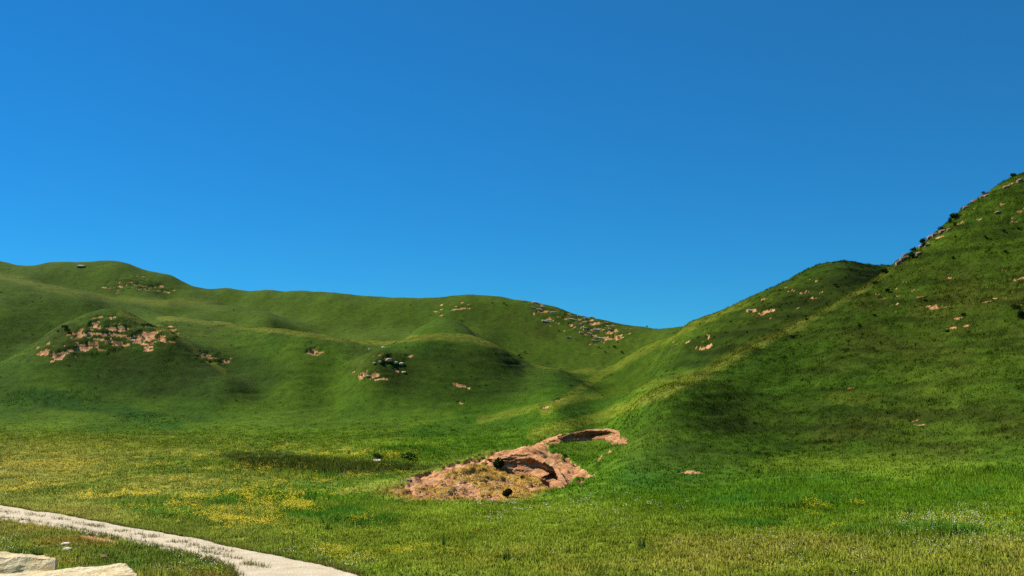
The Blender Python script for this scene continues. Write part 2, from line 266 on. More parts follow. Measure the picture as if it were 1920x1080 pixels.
def cover_maps(x, y, p):
    px, py, Y = p
    n1 = fbm(x / 16, y / 22, 21, 4); n2 = fbm(x / 4, y / 6, 22, 4); n3 = fbm(x / 1.1, y / 1.6, 23, 3)
    col = np.zeros(x.shape + (3,))
    A = np.array((.042, .098, .0055)); B = np.array((.07, .125, .010)); t = np.clip((n1 - .5) * 2.4 + .5 + (n2 - .5) * 1.2, 0, 1)[..., None]
    col = A * (1 - t) + B * t
    def mix(c, m): 
        nonlocal col
        m = np.clip(m, 0, 1)[..., None]; col = col * (1 - m) + np.array(c) * m
    br = lambda m, k=1.5: m * np.clip(.55 + (n2 - .5) * 2.2 * k + (n3 - .5) * 1.2, 0, 1)
    far = sstep(180, 250, Y)
    mix((.068, .112, .016), .7 * far)
    # meadow on the left: yellowing sward with reddish heads
    mead = sstep(-40, 900 , 900 - px) * sstep(740, 880, py) * sstep(165, 110, Y) * (Y > 30)
    mix((.14, .145, .034), .9 * mead * np.clip(.7 + (n1 - .5) * 1.6, 0, 1))
    mix((.15, .13, .022), br(.4 * mead * ell(p, 200, 870, 420, 60)))
    mix((.10, .145, .014), .6 * ell(p, 950, 1010, 420, 80, 30, 90)); mix((.095, .125, .014), .6 * ell(p, 1600, 1060, 600, 70, 30, 60))
    mix((.12, .11, .022), br(.5 * ell(p, 1500, 1060, 700, 60, 30, 60)))
    # lush and marshy strips
    L = [(60, 745, 180, 20, 6), (280, 785, 70, 14, 12), (190, 765, 90, 12, 6), (330, 955, 160, 26, 6), (520, 950, 180, 28, 3), (640, 965, 120, 26, 5), (560, 885, 90, 10, 3), (760, 850, 80, 16, 0),
         (1480, 920, 130, 22, -8), (1830, 910, 130, 30, -10), (1880, 850, 60, 16, 0), (1700, 1000, 160, 12, 0), (1440, 940, 200, 14, 0), (1420, 982, 60, 8, 0), (1260, 890, 120, 60, 0), (880, 800, 140, 16, -6)]
    for cx, cy, rx, ry, ro in L: mix((.02, .07, .006), br(.85 * ell(p, cx, cy, rx, ry, 30, 190, ro)))
    mix((.026, .04, .007), 1.0 * poly(p, [(400, 852), (520, 848), (620, 862), (790, 872), (880, 868), (875, 878), (780, 886), (640, 890), (540, 884), (470, 880)], 7, 88, 135))
    mix((.215, .14, .034), (.95 * poly(p, [(700, 928), (770, 902), (860, 872), (925, 870), (1000, 885), (1040, 912), (990, 932), (900, 945), (790, 940)], 10, 78, 101)))
    # heathy, browner growth on the right hill; lower slope also carries painted shade
    mix((.03, .056, .005), .62 * np.clip(.7 + (n2 - .5) * 2, 0, 1) * mx(ell(p, 1260, 830, 190, 60, 78, 135), ell(p, 1640, 800, 420, 75, 60, 140))); mix((.036, .054, .006), br(.8 * ell(p, 1760, 815, 260, 45, 60, 130)))
    mix((.05, .058, .009), br(.55 * ell(p, 1800, 590, 260, 110, 90, 180))); mix((.05, .075, .008), br(.5 * ell(p, 1500, 560, 130, 50, 120, 210, -25))); mix((.045, .07, .008), br(.5 * ell(p, 1540, 660, 200, 50, 90, 150)))
    mix((.05, .07, .01), br(.7 * ell(p, 250, 640, 220, 60, 145, 214))); mix((.06, .068, .013), br(.6 * ell(p, 1080, 600, 140, 40, 195, 290))); mix((.05, .06, .01), br(.6 * ell(p, 720, 685, 70, 40, 120, 200)))
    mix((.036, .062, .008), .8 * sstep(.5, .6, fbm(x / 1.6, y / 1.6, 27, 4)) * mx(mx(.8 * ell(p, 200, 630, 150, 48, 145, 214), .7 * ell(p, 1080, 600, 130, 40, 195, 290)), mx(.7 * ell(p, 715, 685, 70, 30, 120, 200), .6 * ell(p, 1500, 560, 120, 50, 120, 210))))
    mix((.09, .13, .012), .55 * ell(p, 1600, 745, 60, 14, 80, 130)); mix((.085, .14, .01), .5 * ell(p, 1560, 868, 180, 16, 60, 110))
    mix((.026, .054, .005), .75 * mx(ell(p, 870, 705, 170, 55, 135, 190), ell(p, 350, 700, 190, 50, 135, 195)))  # shade painted into the turf colour: front of the middle ridge, mound's lower flank
    # dry grass along the backs of the ridges
    mix((.18, .185, .04), .6 * line(p, [(300, 593), (420, 606), (560, 624), (700, 639), (830, 632), (880, 634), (960, 655), (1010, 682), (1110, 694)], 8, 150, 235))
    mix((.15, .165, .035), .42 * sstep(470, 300, px) * line(p, [(0, 516), (130, 548), (250, 563), (480, 578)], 9, 190, 320)); mix((.165, .19, .03), .55 * line(p, [(1000, 815), (1130, 780), (1280, 722), (1400, 655), (1500, 607)], 12, 95, 150)); mix((.15, .18, .03), .5 * line(p, [(1480, 620), (1500, 609), (1580, 566), (1672, 504)], 8, 105, 148)); mix((.024, .046, .005), .6 * mx(ell(p, 1530, 565, 170, 42, 134, 210, -24), ell(p, 1330, 650, 90, 26, 134, 200, -25)))  # the last, dark mix is shade painted on the domed hill's face
    mix((.17, .2, .03), .6 * line(p, [(1020, 775), (1130, 700), (1280, 620), (1400, 566)], 8, 130, 215)); mix((.16, .19, .03), .5 * line(p, [(900, 788), (1057, 752), (1200, 728), (1300, 700)], 8, 118, 175))
    mix((.16, .18, .03), .55 * line(p, [(225, 586), (320, 622), (420, 700)], 6, 145, 215)); mix((.15, .18, .03), .6 * line(p, [(640, 924), (760, 902), (860, 868), (1000, 818)], 9, 84, 124))
    # verge below the track
    vg = poly(p, [(-300, 985), (0, 978), (200, 1014), (430, 1085), (430, 1200), (-300, 1200)], 8, 12, 70)
    mix((.105, .08, .018), .85 * vg * np.clip(.5 + (n2 - .5) * 3, 0, 1)); mix((.045, .085, .012), .6 * ell(p, 300, 1050, 130, 40, 12, 60))
    sm = 1 - .6 * (sstep(110, 170, Y) * (1 - .5 * sstep(1150, 1300, px)))[..., None]; n4 = fbm(x / 9, y / 13, 24, 4)
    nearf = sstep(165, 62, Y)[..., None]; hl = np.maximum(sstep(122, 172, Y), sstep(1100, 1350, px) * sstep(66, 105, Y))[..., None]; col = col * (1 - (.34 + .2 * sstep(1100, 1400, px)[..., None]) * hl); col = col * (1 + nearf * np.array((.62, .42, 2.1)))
    col = col * GAIN * (1 + sm * .68 * (n3[..., None] - .5)) * (1 + sm * .4 * (n2[..., None] - .5)) * (1 + .32 * (n4[..., None] - .5))
    return col
PM = (PX, PY, YY)
BARE0 = bare_map(PM)
_n = fbm(XX / 1.7, (YY * .35 + ZZ * 1.3) / 1.0, 36, 5, .62)
BARE = sstep(0, .16, BARE0 + (_n - .5) * 2.6 - .68) * (BARE0 > .05); BARE = mx(BARE, sstep(.9, 1, BARE0))
# bare ground is cut a little into the turf and rough; sheep tracks follow the contours of the steep hills
rough = fbm(XX / 1.3, YY / 1.3, 31, 4) - .5
ZZ += (BARE * (rough * .5 - .2) + sstep(.25, .5, BARE0) * (_n - .5) * -1.1) * sstep(40, 100, YY)
track = vnoise(XX / 5, ZZ / .42 + fbm(XX / 7, YY / 7, 33, 2) * 3, 34)
steep = sstep(1150, 1350, PX) * (YY > 84) * (YY < 215) + .5 * (PX < 1150) * (YY > 130) * (YY < 215)
ZZ += steep * (track - .5) * .22
# hollows for the two quarry faces
FACE1 = [(912, 872, 860), (930, 879, 857), (960, 885, 850), (990, 890, 852), (1012, 897, 862), (1030, 904, 876), (1042, 911, 896), (1048, 915, 908)]
FACE2 = [(1022, 833, 826), (1050, 829, 819), (1080, 825, 811), (1108, 823, 805), (1135, 820, 804), (1160, 829, 814), (1176, 831, 824)]
face_pts = [([spot(a, b, 80, 125) for a, b, c in fc], [spot(a, c, 80, 128) for a, b, c in fc]) for fc in (FACE1, FACE2)]
for (bs, ts), dp, yr in zip(face_pts, (.8, .6), ((82, 106), (96, 135))):
    vs = [((v.x / v.y) * F + CX, HY - (v.z - EYE) / v.y * F) for v in bs + ts[::-1]]
    ZZ -= dp * poly(PM, vs, 2.5, *yr)
V = np.stack([XX, YY, ZZ], -1).reshape(-1, 3); nc = len(UU); nr = len(SS)
_du = np.gradient(V.reshape(nr, nc, 3), axis=1)
NRM = np.cross(_du, np.gradient(V.reshape(nr, nc, 3), axis=0)); NRM /= np.linalg.norm(NRM, axis=-1, keepdims=True)
I = (np.arange(nr - 1)[:, None] * nc + np.arange(nc - 1)[None, :]).ravel()
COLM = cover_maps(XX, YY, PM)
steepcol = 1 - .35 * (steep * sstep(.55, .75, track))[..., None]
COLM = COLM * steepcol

# ---------------------------------------------------------------- materials
def nodes(name):
    m = bpy.data.materials.new(name); m.use_nodes = True; t = m.node_tree; t.nodes.clear()
    o = t.nodes.new('ShaderNodeOutputMaterial'); return m, t, o
def N(t, ty, **kw):
    n = t.nodes.new(ty)
    for k, v in kw.items():
        if k in n.inputs: n.inputs[k].default_value = v
        else: setattr(n, k, v)
    return n
def noise(t, vec, scale, detail=4, rough=.6):
    n = N(t, 'ShaderNodeTexNoise', Scale=scale, Detail=detail, Roughness=rough); t.links.new(vec, n.inputs['Vector']); return n
def ramp(t, src, stops):
    r = N(t, 'ShaderNodeValToRGB'); e = r.color_ramp.elements
    while len(e) < len(stops): e.new(.5)
    for k, (p, c) in zip(e, stops): k.position = p; k.color = (*c, 1) if len(c) == 3 else c
    t.links.new(src, r.inputs[0]); return r
def math_(t, op, a, b=None, clamp=False):
    n = N(t, 'ShaderNodeMath', operation=op, use_clamp=clamp)
    for i, v in enumerate((a, b)):
        if v is None: continue
        if isinstance(v, (int, float)): n.inputs[i].default_value = v
        else: t.links.new(v, n.inputs[i])
    return n.outputs[0]
def mixc(t, f, a, b, mode='MIX'):
    n = N(t, 'ShaderNodeMix', data_type='RGBA', blend_type=mode)
    for i, v in ((0, f), (6, a), (7, b)):
        if isinstance(v, (int, float)): n.inputs[i].default_value = v
        elif isinstance(v, tuple): n.inputs[i].default_value = (*v, 1)
        else: t.links.new(v, n.inputs[i])
    return n.outputs[2]
def principled(t, o, col, rough=.9, bump=None, spec=.15):
    b = N(t, 'ShaderNodeBsdfPrincipled', Roughness=rough); b.inputs['Specular IOR Level'].default_value = spec
    if isinstance(col, tuple): b.inputs['Base Color'].default_value = (*col, 1)
    else: t.links.new(col, b.inputs['Base Color'])
    if bump is not None: t.links.new(bump, b.inputs['Normal'])
    t.links.new(b.outputs[0], o.inputs[0]); return b
def bump_(t, h, dist, strength=1.0):
    b = N(t, 'ShaderNodeBump', Distance=dist, Strength=strength); t.links.new(h, b.inputs['Height']); return b.outputs[0]
EARTH = [(.0, (.08, .024, .01)), (.25, (.23, .083, .032)), (.5, (.4, .19, .08)), (.75, (.52, .3, .15)), (1.0, (.62, .44, .27))]
def mat_land():
    m, t, o = nodes('turf and red earth')
    pos = N(t, 'ShaderNodeNewGeometry').outputs['Position']
    c = N(t, 'ShaderNodeAttribute', attribute_name='cover').outputs['Color']; d = N(t, 'ShaderNodeAttribute', attribute_name='bare').outputs['Fac']
    n1 = noise(t, pos, .9, 6, .65); n2 = noise(t, pos, 5.5, 5, .7); n3 = noise(t, pos, .55, 5, .62)
    g = mixc(t, 1.0, c, ramp(t, n2.outputs[0], [(.28, (.7, .72, .68)), (.5, (1, 1, 1)), (.75, (1.25, 1.2, 1.2))]).outputs[0], 'MULTIPLY')
    g = mixc(t, 1.0, g, ramp(t, n1.outputs[0], [(.3, (.62, .68, .6)), (.5, (1, 1, 1)), (.72, (1.25, 1.2, 1.2))]).outputs[0], 'MULTIPLY')
    n5 = noise(t, pos, 2.6, 6, .7); k5 = math_(t, 'ADD', math_(t, 'MULTIPLY', n3.outputs[0], .4), math_(t, 'MULTIPLY', n5.outputs[0], .6))
    e = ramp(t, math_(t, 'ADD', math_(t, 'MULTIPLY', math_(t, 'SUBTRACT', k5, .5), 2.6), .52, True), EARTH).outputs[0]
    # patchy edge between earth and turf, stretched along the slope
    mp = N(t, 'ShaderNodeMapping'); mp.inputs['Scale'].default_value = (.5, .6, 2.4); t.links.new(pos, mp.inputs[0])
    n4 = noise(t, mp.outputs[0], 1.1, 8, .68)
    f = math_(t, 'ADD', d, math_(t, 'MULTIPLY', math_(t, 'SUBTRACT', n4.outputs[0], .5), 1.2))
    f = math_(t, 'MULTIPLY', math_(t, 'SUBTRACT', f, .4), 6.0, True)
    h = math_(t, 'ADD', math_(t, 'MULTIPLY', n2.outputs[0], .5), math_(t, 'MULTIPLY', n1.outputs[0], .7))
    principled(t, o, mixc(t, f, g, e), 1.0, bump_(t, h, .22, .8), .05); return m
def mat_blade(name, trans=.22):
    m, t, o = nodes(name)
    c = N(t, 'ShaderNodeAttribute', attribute_name='cover').outputs['Color']
    a = N(t, 'ShaderNodeBsdfDiffuse'); b = N(t, 'ShaderNodeBsdfTranslucent'); mx_ = N(t, 'ShaderNodeMixShader'); mx_.inputs[0].default_value = trans
    t.links.new(c, a.inputs[0]); t.links.new(c, b.inputs[0]); t.links.new(a.outputs[0], mx_.inputs[1]); t.links.new(b.outputs[0], mx_.inputs[2]); t.links.new(mx_.outputs[0], o.inputs[0]); return m
def mat_earth(name='red earth', scale=1.0, pal=EARTH):
    m, t, o = nodes(name); pos = N(t, 'ShaderNodeNewGeometry').outputs['Position']
    mp = N(t, 'ShaderNodeMapping'); mp.inputs['Scale'].default_value = (.8, .8, 3.2); t.links.new(pos, mp.inputs[0])
    n1 = noise(t, mp.outputs[0], 1.2 * scale, 8, .68); n2 = noise(t, pos, 9 * scale, 5, .7)
    k = math_(t, 'ADD', math_(t, 'MULTIPLY', n1.outputs[0], .72), math_(t, 'MULTIPLY', n2.outputs[0], .28))
    principled(t, o, ramp(t, math_(t, 'ADD', math_(t, 'MULTIPLY', math_(t, 'SUBTRACT', k, .5), 2.4), .55, True), pal).outputs[0], 1.0, bump_(t, math_(t, 'ADD', n1.outputs[0], math_(t, 'MULTIPLY', n2.outputs[0], .4)), .3 / scale, 1.0), .08); return m
LAND = mat_land(); BLADE = mat_blade('grass blades'); REDEARTH = mat_earth()
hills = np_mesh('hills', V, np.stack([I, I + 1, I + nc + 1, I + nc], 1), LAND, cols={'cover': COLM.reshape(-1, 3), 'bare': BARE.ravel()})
tag(hills, kind='structure')
# the ground behind and beside the photographer
gx, gy = np.meshgrid(np.linspace(-400, 400, 60), np.linspace(-400, 1.0, 40)); gz = 3.8 - .02 * np.abs(gx) ** .8
gi = (np.arange(39)[:, None] * 60 + np.arange(59)[None, :]).ravel()
gv = np.stack([gx, gy, gz], -1).reshape(-1, 3)
g0 = np_mesh('ground', gv, np.stack([gi, gi + 1, gi + 61, gi + 60], 1), LAND, cols={'cover': np.tile((.07, .11, .012), (len(gv), 1)), 'bare': np.zeros(len(gv))}); tag(g0, kind='structure')
# ---------------------------------------------------------------- quarry faces with undercut beds
def lerp_path(ps, t):
    f = np.clip(t * (len(ps) - 1), 0, len(ps) - 1.0001); i = int(f); return ps[i].lerp(ps[i + 1], f - i)
def quarry_face(bs, ts, nt, nh, dark, seed, amp):
    vs = []
    for a in range(nt):
        t = a / (nt - 1); b = lerp_path(bs, t); far = lerp_path(ts, t); t2 = min(1, t + .02); t1 = max(0, t - .02)
        tg = (lerp_path(bs, t2) - lerp_path(bs, t1)); inn = Vector((-tg.y, tg.x, 0)).normalized()
        if inn.y < 0: inn = -inn
        und = dark(t); top = b + inn * .75; top.z = EYE + (far.z - EYE) / far.y * top.y; gap = max(.4, (far - top).length)
        for k in range(nh + 1):
            h = k / nh; q = (h - .12) / .72
            if q < 0: p = b - Vector((0, 0, .6)) * (-q / .17)
            elif q <= 1: p = b.lerp(top, q)
            else:
                g_ = (q - 1) / .22; p = top.lerp(far + Vector((0, 0, -.02)), min(g_ / .75, 1)) + Vector((0, 0, mnoise.noise((t * 30, g_ * 3, seed)) * .12 * (1 - g_))); p = p + (inn * .5 - Vector((0, 0, .5))) * max(0, (g_ - .75) / .25)
            w = math.sin(math.pi * min(max(q, 0), 1))
            bed = mnoise.noise((t * 9, q * 7.5, seed)) * .55 + mnoise.noise((t * 26, q * 16, seed + 3)) * .3 + mnoise.noise((t * 70, q * 40, seed + 7)) * .16
            cut = und * 1.15 * math.exp(-((q - .4) / .27) ** 2) - und * .42 * math.exp(-((q - .84) / .12) ** 2)
            p = p + inn * ((bed * amp + cut) * w ** .4 if 0 <= q <= 1 else 0) + Vector((0, 0, mnoise.noise((t * 40, q * 6, seed + 9)) * .08))
            vs.append(p[:])
    i = (np.arange(nt - 1)[:, None] * (nh + 1) + np.arange(nh)[None, :]).ravel()
    return np.array(vs), np.stack([i, i + nh + 1, i + nh + 2, i + 1], 1)
for k, ((bs, ts), dk, am, nt_) in enumerate(zip(face_pts, (lambda t: float(sstep(.3, .55, np.array(t))) * (1 - .8 * float(sstep(.93, 1.0, np.array(t)))) + .12, lambda t: .75 * math.exp(-((t - .55) / .1) ** 2) + .1), (.55, .4), (260, 200))):
    v, f = quarry_face(bs, ts, nt_, 60, dk, 5.0 + k * 11, am)
    o = np_mesh('earth_bank', v, f, REDEARTH)
    tag(o, ('tall undercut red earth face curving round the quarry floor', 'low red earth scarp along the upper edge of the quarry')[k], 'earth bank')
# ---------------------------------------------------------------- track
UP = [(0, 948), (100, 964), (200, 982), (300, 1000), (400, 1019), (500, 1041), (600, 1061), (650, 1073), (695, 1088)]
LO = [(0, 976), (100, 990), (170, 1003), (215, 1012), (300, 1030), (385, 1050), (428, 1068), (440, 1090)]
def chain(L):
    P_ = [spot(a, b, 38, 90) for a, b in L]; P_.insert(0, P_[0] + (P_[0] - P_[2]).normalized() * 30); P_.append(P_[-1] + (P_[-1] - P_[-4]).normalized() * 10); return P_
up = chain(UP); lo = chain(LO)
nt_, nw = 420, 36; rv = []; rb = []
for a in range(nt_):
    t = a / (nt_ - 1); A_ = lerp_path(up, t); B_ = lerp_path(lo, t)
    e0 = (mnoise.noise((t * 70, 0, 1)) * .12 + mnoise.noise((t * 200, 0, 2)) * .07); e1 = (mnoise.noise((t * 60, 4, 1)) * .35 + mnoise.noise((t * 190, 4, 2)) * .15)
    for b in range(nw + 1):
        w = b / nw; p = (A_ + (B_ - A_).normalized() * e0).lerp(B_ + (A_ - B_).normalized() * e1, w)
        rv.append((p.x, p.y, 0)); rb.append(w)
rv = np.array(rv); rb = np.array(rb)
edge_drop = np.maximum(sstep(.06, 0, rb), sstep(.95, 1, rb))
rv[:, 2] = vert_lookup(ZZ, rv[:, 0], rv[:, 1]) + .10 - .14 * edge_drop + (fbm(rv[:, 0] / .7, rv[:, 1] / .7, 41, 3) - .5) * .05
i = (np.arange(nt_ - 1)[:, None] * (nw + 1) + np.arange(nw)[None, :]).ravel()
m, t, o_ = nodes('pale gravel'); pos = N(t, 'ShaderNodeNewGeometry').outputs['Position']
n1 = noise(t, pos, 1.1, 5); n2 = noise(t, pos, 14, 4, .75); vor = N(t, 'ShaderNodeTexVoronoi', Scale=9.0); t.links.new(pos, vor.inputs['Vector'])
c = ramp(t, math_(t, 'ADD', math_(t, 'MULTIPLY', n1.outputs[0], .55), math_(t, 'MULTIPLY', n2.outputs[0], .45)), [(.25, (.22, .165, .11)), (.42, (.44, .36, .24)), (.6, (.54, .455, .32)), (.8, (.61, .535, .395))]).outputs[0]
principled(t, o_, c, 1.0, bump_(t, math_(t, 'ADD', n2.outputs[0], math_(t, 'MULTIPLY', vor.outputs['Distance'], .6)), .04, .8), .1)
road = np_mesh('road', rv, np.stack([i, i + 1, i + nw + 2, i + nw + 1], 1), m); tag(road, kind='structure')
RW = np.array([(p.x, p.y) for p in up] + [(p.x, p.y) for p in lo[::-1]])
def in_poly(x, y, vs):
    ins = np.zeros(x.shape, bool)
    for (ax, ay), (bx, by) in zip(vs, np.roll(vs, -1, 0)):
        ins ^= ((ay > y) != (by > y)) & (x < ax + (y - ay) * (bx - ax) / (by - ay + 1e-12))
    return ins
def frame_of(x, y, z): return CX + x / y * F, HY - (z - EYE) / y * F, y
# ---------------------------------------------------------------- grass, flowers
class Tris:
    def __init__(s): s.v = []; s.f = []; s.c = []; s.m = []; s.n = 0
    def add(s, v, f, c, m=None):
        s.v.append(v); s.f.append(f + s.n); s.c.append(c); s.n += len(v)
        if m is not None: s.m.append(m)
    def build(s, name, mat): return np_mesh(name, np.concatenate(s.v), np.concatenate(s.f), mat, bool(s.m), cols={'cover': np.concatenate(s.c)}, nor=np.concatenate(s.m) if s.m else None)
def scatter(n, ya, yb, um=.53):
    y = np.sqrt(RNG.uniform(ya * ya, yb * yb, n)); u = RNG.uniform(-um, um, n); return u * y, y
def road_w(x, y):
    """0 off the track, else 1; grass keeps to its middle strip"""
    return in_poly(x, y, RW)
def blades(T, x, y, z, col, h, r, nb, wid, lean=.35, bent=True, tip=1.25, tilt=.3, var=.3):
    n = len(x); k = n * nb
    th = RNG.uniform(0, 2 * np.pi, k); rr = np.sqrt(RNG.uniform(0, 1, k)) * np.repeat(r, nb)
    bx = np.repeat(x, nb) + np.cos(th) * rr; by = np.repeat(y, nb) + np.sin(th) * rr
    bz = vert_lookup(ZZ, bx, by) - .02
    hh = np.repeat(h, nb) * RNG.uniform(.55, 1.15, k); a = RNG.uniform(0, 2 * np.pi, k); ln = RNG.uniform(0, lean, k) * hh
    d = RNG.uniform(0, 2 * np.pi, k); w = wid * RNG.uniform(.6, 1.4, k)
    wx = np.cos(d) * w; wy = np.sin(d) * w
    c = np.repeat(col, nb, 0) * RNG.uniform(1 - var, 1 + var, (k, 1))
    if bent:
        v = np.stack([np.stack([bx - wx, by - wy, bz], 1), np.stack([bx + wx, by + wy, bz], 1),
                      np.stack([bx - wx * .7 + np.cos(a) * ln * .3, by - wy * .7 + np.sin(a) * ln * .3, bz + hh * .55], 1), np.stack([bx + wx * .7 + np.cos(a) * ln * .3, by + wy * .7 + np.sin(a) * ln * .3, bz + hh * .55], 1),
                      np.stack([bx + np.cos(a) * ln, by + np.sin(a) * ln, bz + hh], 1)], 1).reshape(-1, 3)
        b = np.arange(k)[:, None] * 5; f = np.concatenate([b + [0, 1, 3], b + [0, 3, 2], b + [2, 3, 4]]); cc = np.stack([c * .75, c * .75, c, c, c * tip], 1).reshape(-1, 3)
    else:
        v = np.stack([np.stack([bx - wx, by - wy, bz], 1), np.stack([bx + wx, by + wy, bz], 1), np.stack([bx + np.cos(a) * ln, by + np.sin(a) * ln, bz + hh], 1)], 1).reshape(-1, 3)
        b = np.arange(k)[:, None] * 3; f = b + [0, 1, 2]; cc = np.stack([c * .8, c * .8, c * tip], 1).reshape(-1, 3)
    # a sward scatters light about the lie of the land, each blade a little off it
    nn = np.stack([vert_lookup(NRM[..., q], bx, by) for q in range(3)], 1) + RNG.normal(0, tilt, (k, 3)); nn[:, 2] = np.maximum(nn[:, 2], .1); nn /= np.linalg.norm(nn, axis=1, keepdims=True)
    T.add(v.astype(np.float32), f.astype(np.int32), cc.astype(np.float32), np.repeat(nn, 5 if bent else 3, 0).astype(np.float32))
def prep(n, ya, yb):
    um = .8 if yb < 160 else .6; x, y = scatter(int(n * um / .53), ya, yb, um); n = len(x); z = vert_lookup(ZZ, x, y); p = frame_of(x, y, z)
    bare = vert_lookup(BARE, x, y); keep = (bare < RNG.uniform(.35, .75, n)) & ~road_w(x, y)
    if yb > 90: keep &= (p[1] < 1110)
    x, y, z = x[keep], y[keep], z[keep]
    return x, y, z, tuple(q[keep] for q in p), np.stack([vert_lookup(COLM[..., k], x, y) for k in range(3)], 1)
TALL = [(330, 955, 150, 24), (520, 950, 170, 26), (640, 965, 120, 24), (600, 872, 200, 16), (760, 850, 80, 16), (560, 890, 80, 10), (60, 745, 160, 18), (280, 785, 70, 12), (1480, 920, 110, 18), (1840, 900, 110, 26), (1440, 945, 160, 10), (1700, 1000, 140, 10)]
def tall(p):
    s = 0
    for q in TALL: s = mx(s, ell(p, *q))
    return s
G = Tris()
def layer(n, ya, yb, h0, r0, nb, wid, bent, lean=.35, gain=1.3, tilt=.3, var=.3):
    x, y, z, p, c = prep(n, ya, yb); kp = RNG.uniform(0, 1, len(x)) < np.minimum(sstep(ya * .98, ya * 1.22, y) if ya > 60 else 1, sstep(yb, yb * .84, y)); x, y, z, c = x[kp], y[kp], z[kp], c[kp]; p = tuple(q[kp] for q in p); tl = tall(p)
    cl = .6 + .8 * fbm(x / 1.5, y / 1.5, 51, 3); h = h0 * cl * (1 + 1.1 * tl)
    blades(G, x, y, z, c * gain, h, np.full(len(x), r0), nb, wid, lean, bent, 1.25, tilt, var)
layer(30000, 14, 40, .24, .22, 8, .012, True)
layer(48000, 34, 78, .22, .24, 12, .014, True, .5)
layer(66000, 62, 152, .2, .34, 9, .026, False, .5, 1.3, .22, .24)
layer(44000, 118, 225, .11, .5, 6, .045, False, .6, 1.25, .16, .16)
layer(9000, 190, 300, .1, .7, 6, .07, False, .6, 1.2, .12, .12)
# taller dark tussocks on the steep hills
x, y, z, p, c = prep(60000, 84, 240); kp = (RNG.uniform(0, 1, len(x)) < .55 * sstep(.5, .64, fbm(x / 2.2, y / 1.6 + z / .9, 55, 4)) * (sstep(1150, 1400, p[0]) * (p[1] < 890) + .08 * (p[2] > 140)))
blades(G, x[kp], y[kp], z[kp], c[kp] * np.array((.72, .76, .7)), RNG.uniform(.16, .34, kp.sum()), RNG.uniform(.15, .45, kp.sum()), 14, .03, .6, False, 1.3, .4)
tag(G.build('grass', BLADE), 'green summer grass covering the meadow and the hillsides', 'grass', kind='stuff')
# grassy middle strip and edges of the track
ts = RNG.uniform(0, 1, 2600); sx = []; 
for t_ in ts:
    A_ = lerp_path(up, t_); B_ = lerp_path(lo, t_); g_ = mnoise.noise((t_ * 22, 0, 7)) + .25
    w = RNG.choice([RNG.normal(.47, .07), RNG.normal(.93, .05), RNG.normal(.02, .02)]) if t_ < .6 else RNG.choice([RNG.normal(.72, .04) if t_ < .78 else 1.0, RNG.normal(.99, .03), RNG.normal(0, .02)])
    if g_ > .1 or not .1 < w < .85: sx.append(A_.lerp(B_, w))
sx = np.array([v[:] for v in sx]); T = Tris()
blades(T, sx[:, 0], sx[:, 1], sx[:, 2], np.tile((.12, .125, .025), (len(sx), 1)), RNG.uniform(.14, .34, len(sx)), np.full(len(sx), .16), 7, .012, .7)
tag(T.build('track_grass', BLADE), 'thin grass along the middle and edges of the gravel track', 'grass', kind='stuff')
# yellow flowers in drifts, white ones sprinkled
YEL = [(430, 972, 60, 16, 1.), (520, 985, 50, 12, .8), (310, 968, 40, 8, .7), (345, 945, 45, 10, .6), (235, 935, 60, 10, .45), (270, 962, 60, 7, .6), (600, 1010, 60, 10, .7), (590, 985, 60, 10, .6), (680, 982, 50, 9, 1.), (700, 1032, 70, 10, .8), (760, 1040, 60, 10, .7), (790, 1028, 40, 9, .8), (640, 1030, 50, 12, .6), (720, 972, 40, 6, .6), (560, 960, 60, 10, .5), (470, 945, 60, 8, .4),
       (140, 880, 190, 20, .22), (60, 905, 120, 16, .26), (75, 920, 80, 8, .3), (560, 1005, 120, 22, .5), (660, 1045, 120, 18, .4), (360, 885, 120, 12, .2), (590, 848, 110, 7, .25), (460, 868, 60, 8, .35), (700, 862, 60, 6, .3), (540, 905, 150, 8, .35), (1540, 958, 70, 6, .4), (1620, 955, 50, 6, .3), (1480, 1000, 60, 6, .3), (1600, 1070, 300, 26, .16), (1820, 980, 140, 14, .2), (1000, 1030, 300, 40, .07), (350, 885, 520, 60, .1), (800, 1050, 200, 30, .2), (250, 1060, 300, 40, .08)]
WHT = [(1820, 1010, 160, 60, .25), (1600, 1050, 300, 40, .16), (1300, 1040, 400, 40, .08), (640, 1060, 90, 16, .4), (300, 1055, 110, 28, .55), (60, 1010, 120, 30, .35), (1100, 960, 250, 30, .06), (1770, 970, 120, 14, .3), (560, 1030, 90, 14, .2)]
def density(p, L):
    reeds = poly(p, [(400, 852), (520, 848), (620, 862), (790, 872), (880, 868), (875, 878), (780, 886), (640, 890), (540, 884), (470, 880)], 6); s = 0; jx = (fbm(p[0] / 40, p[1] / 12, 81, 4) - .5) * 190; jy = (fbm(p[0] / 40, p[1] / 12, 82, 4) - .5) * 44; p = (p[0] + jx, p[1] + jy, p[2])
    for cx, cy, rx, ry, k in L: s = mx(s, k * ell(p, cx, cy, rx, ry, 12, 150))
    return s * (1 - .9 * reeds)
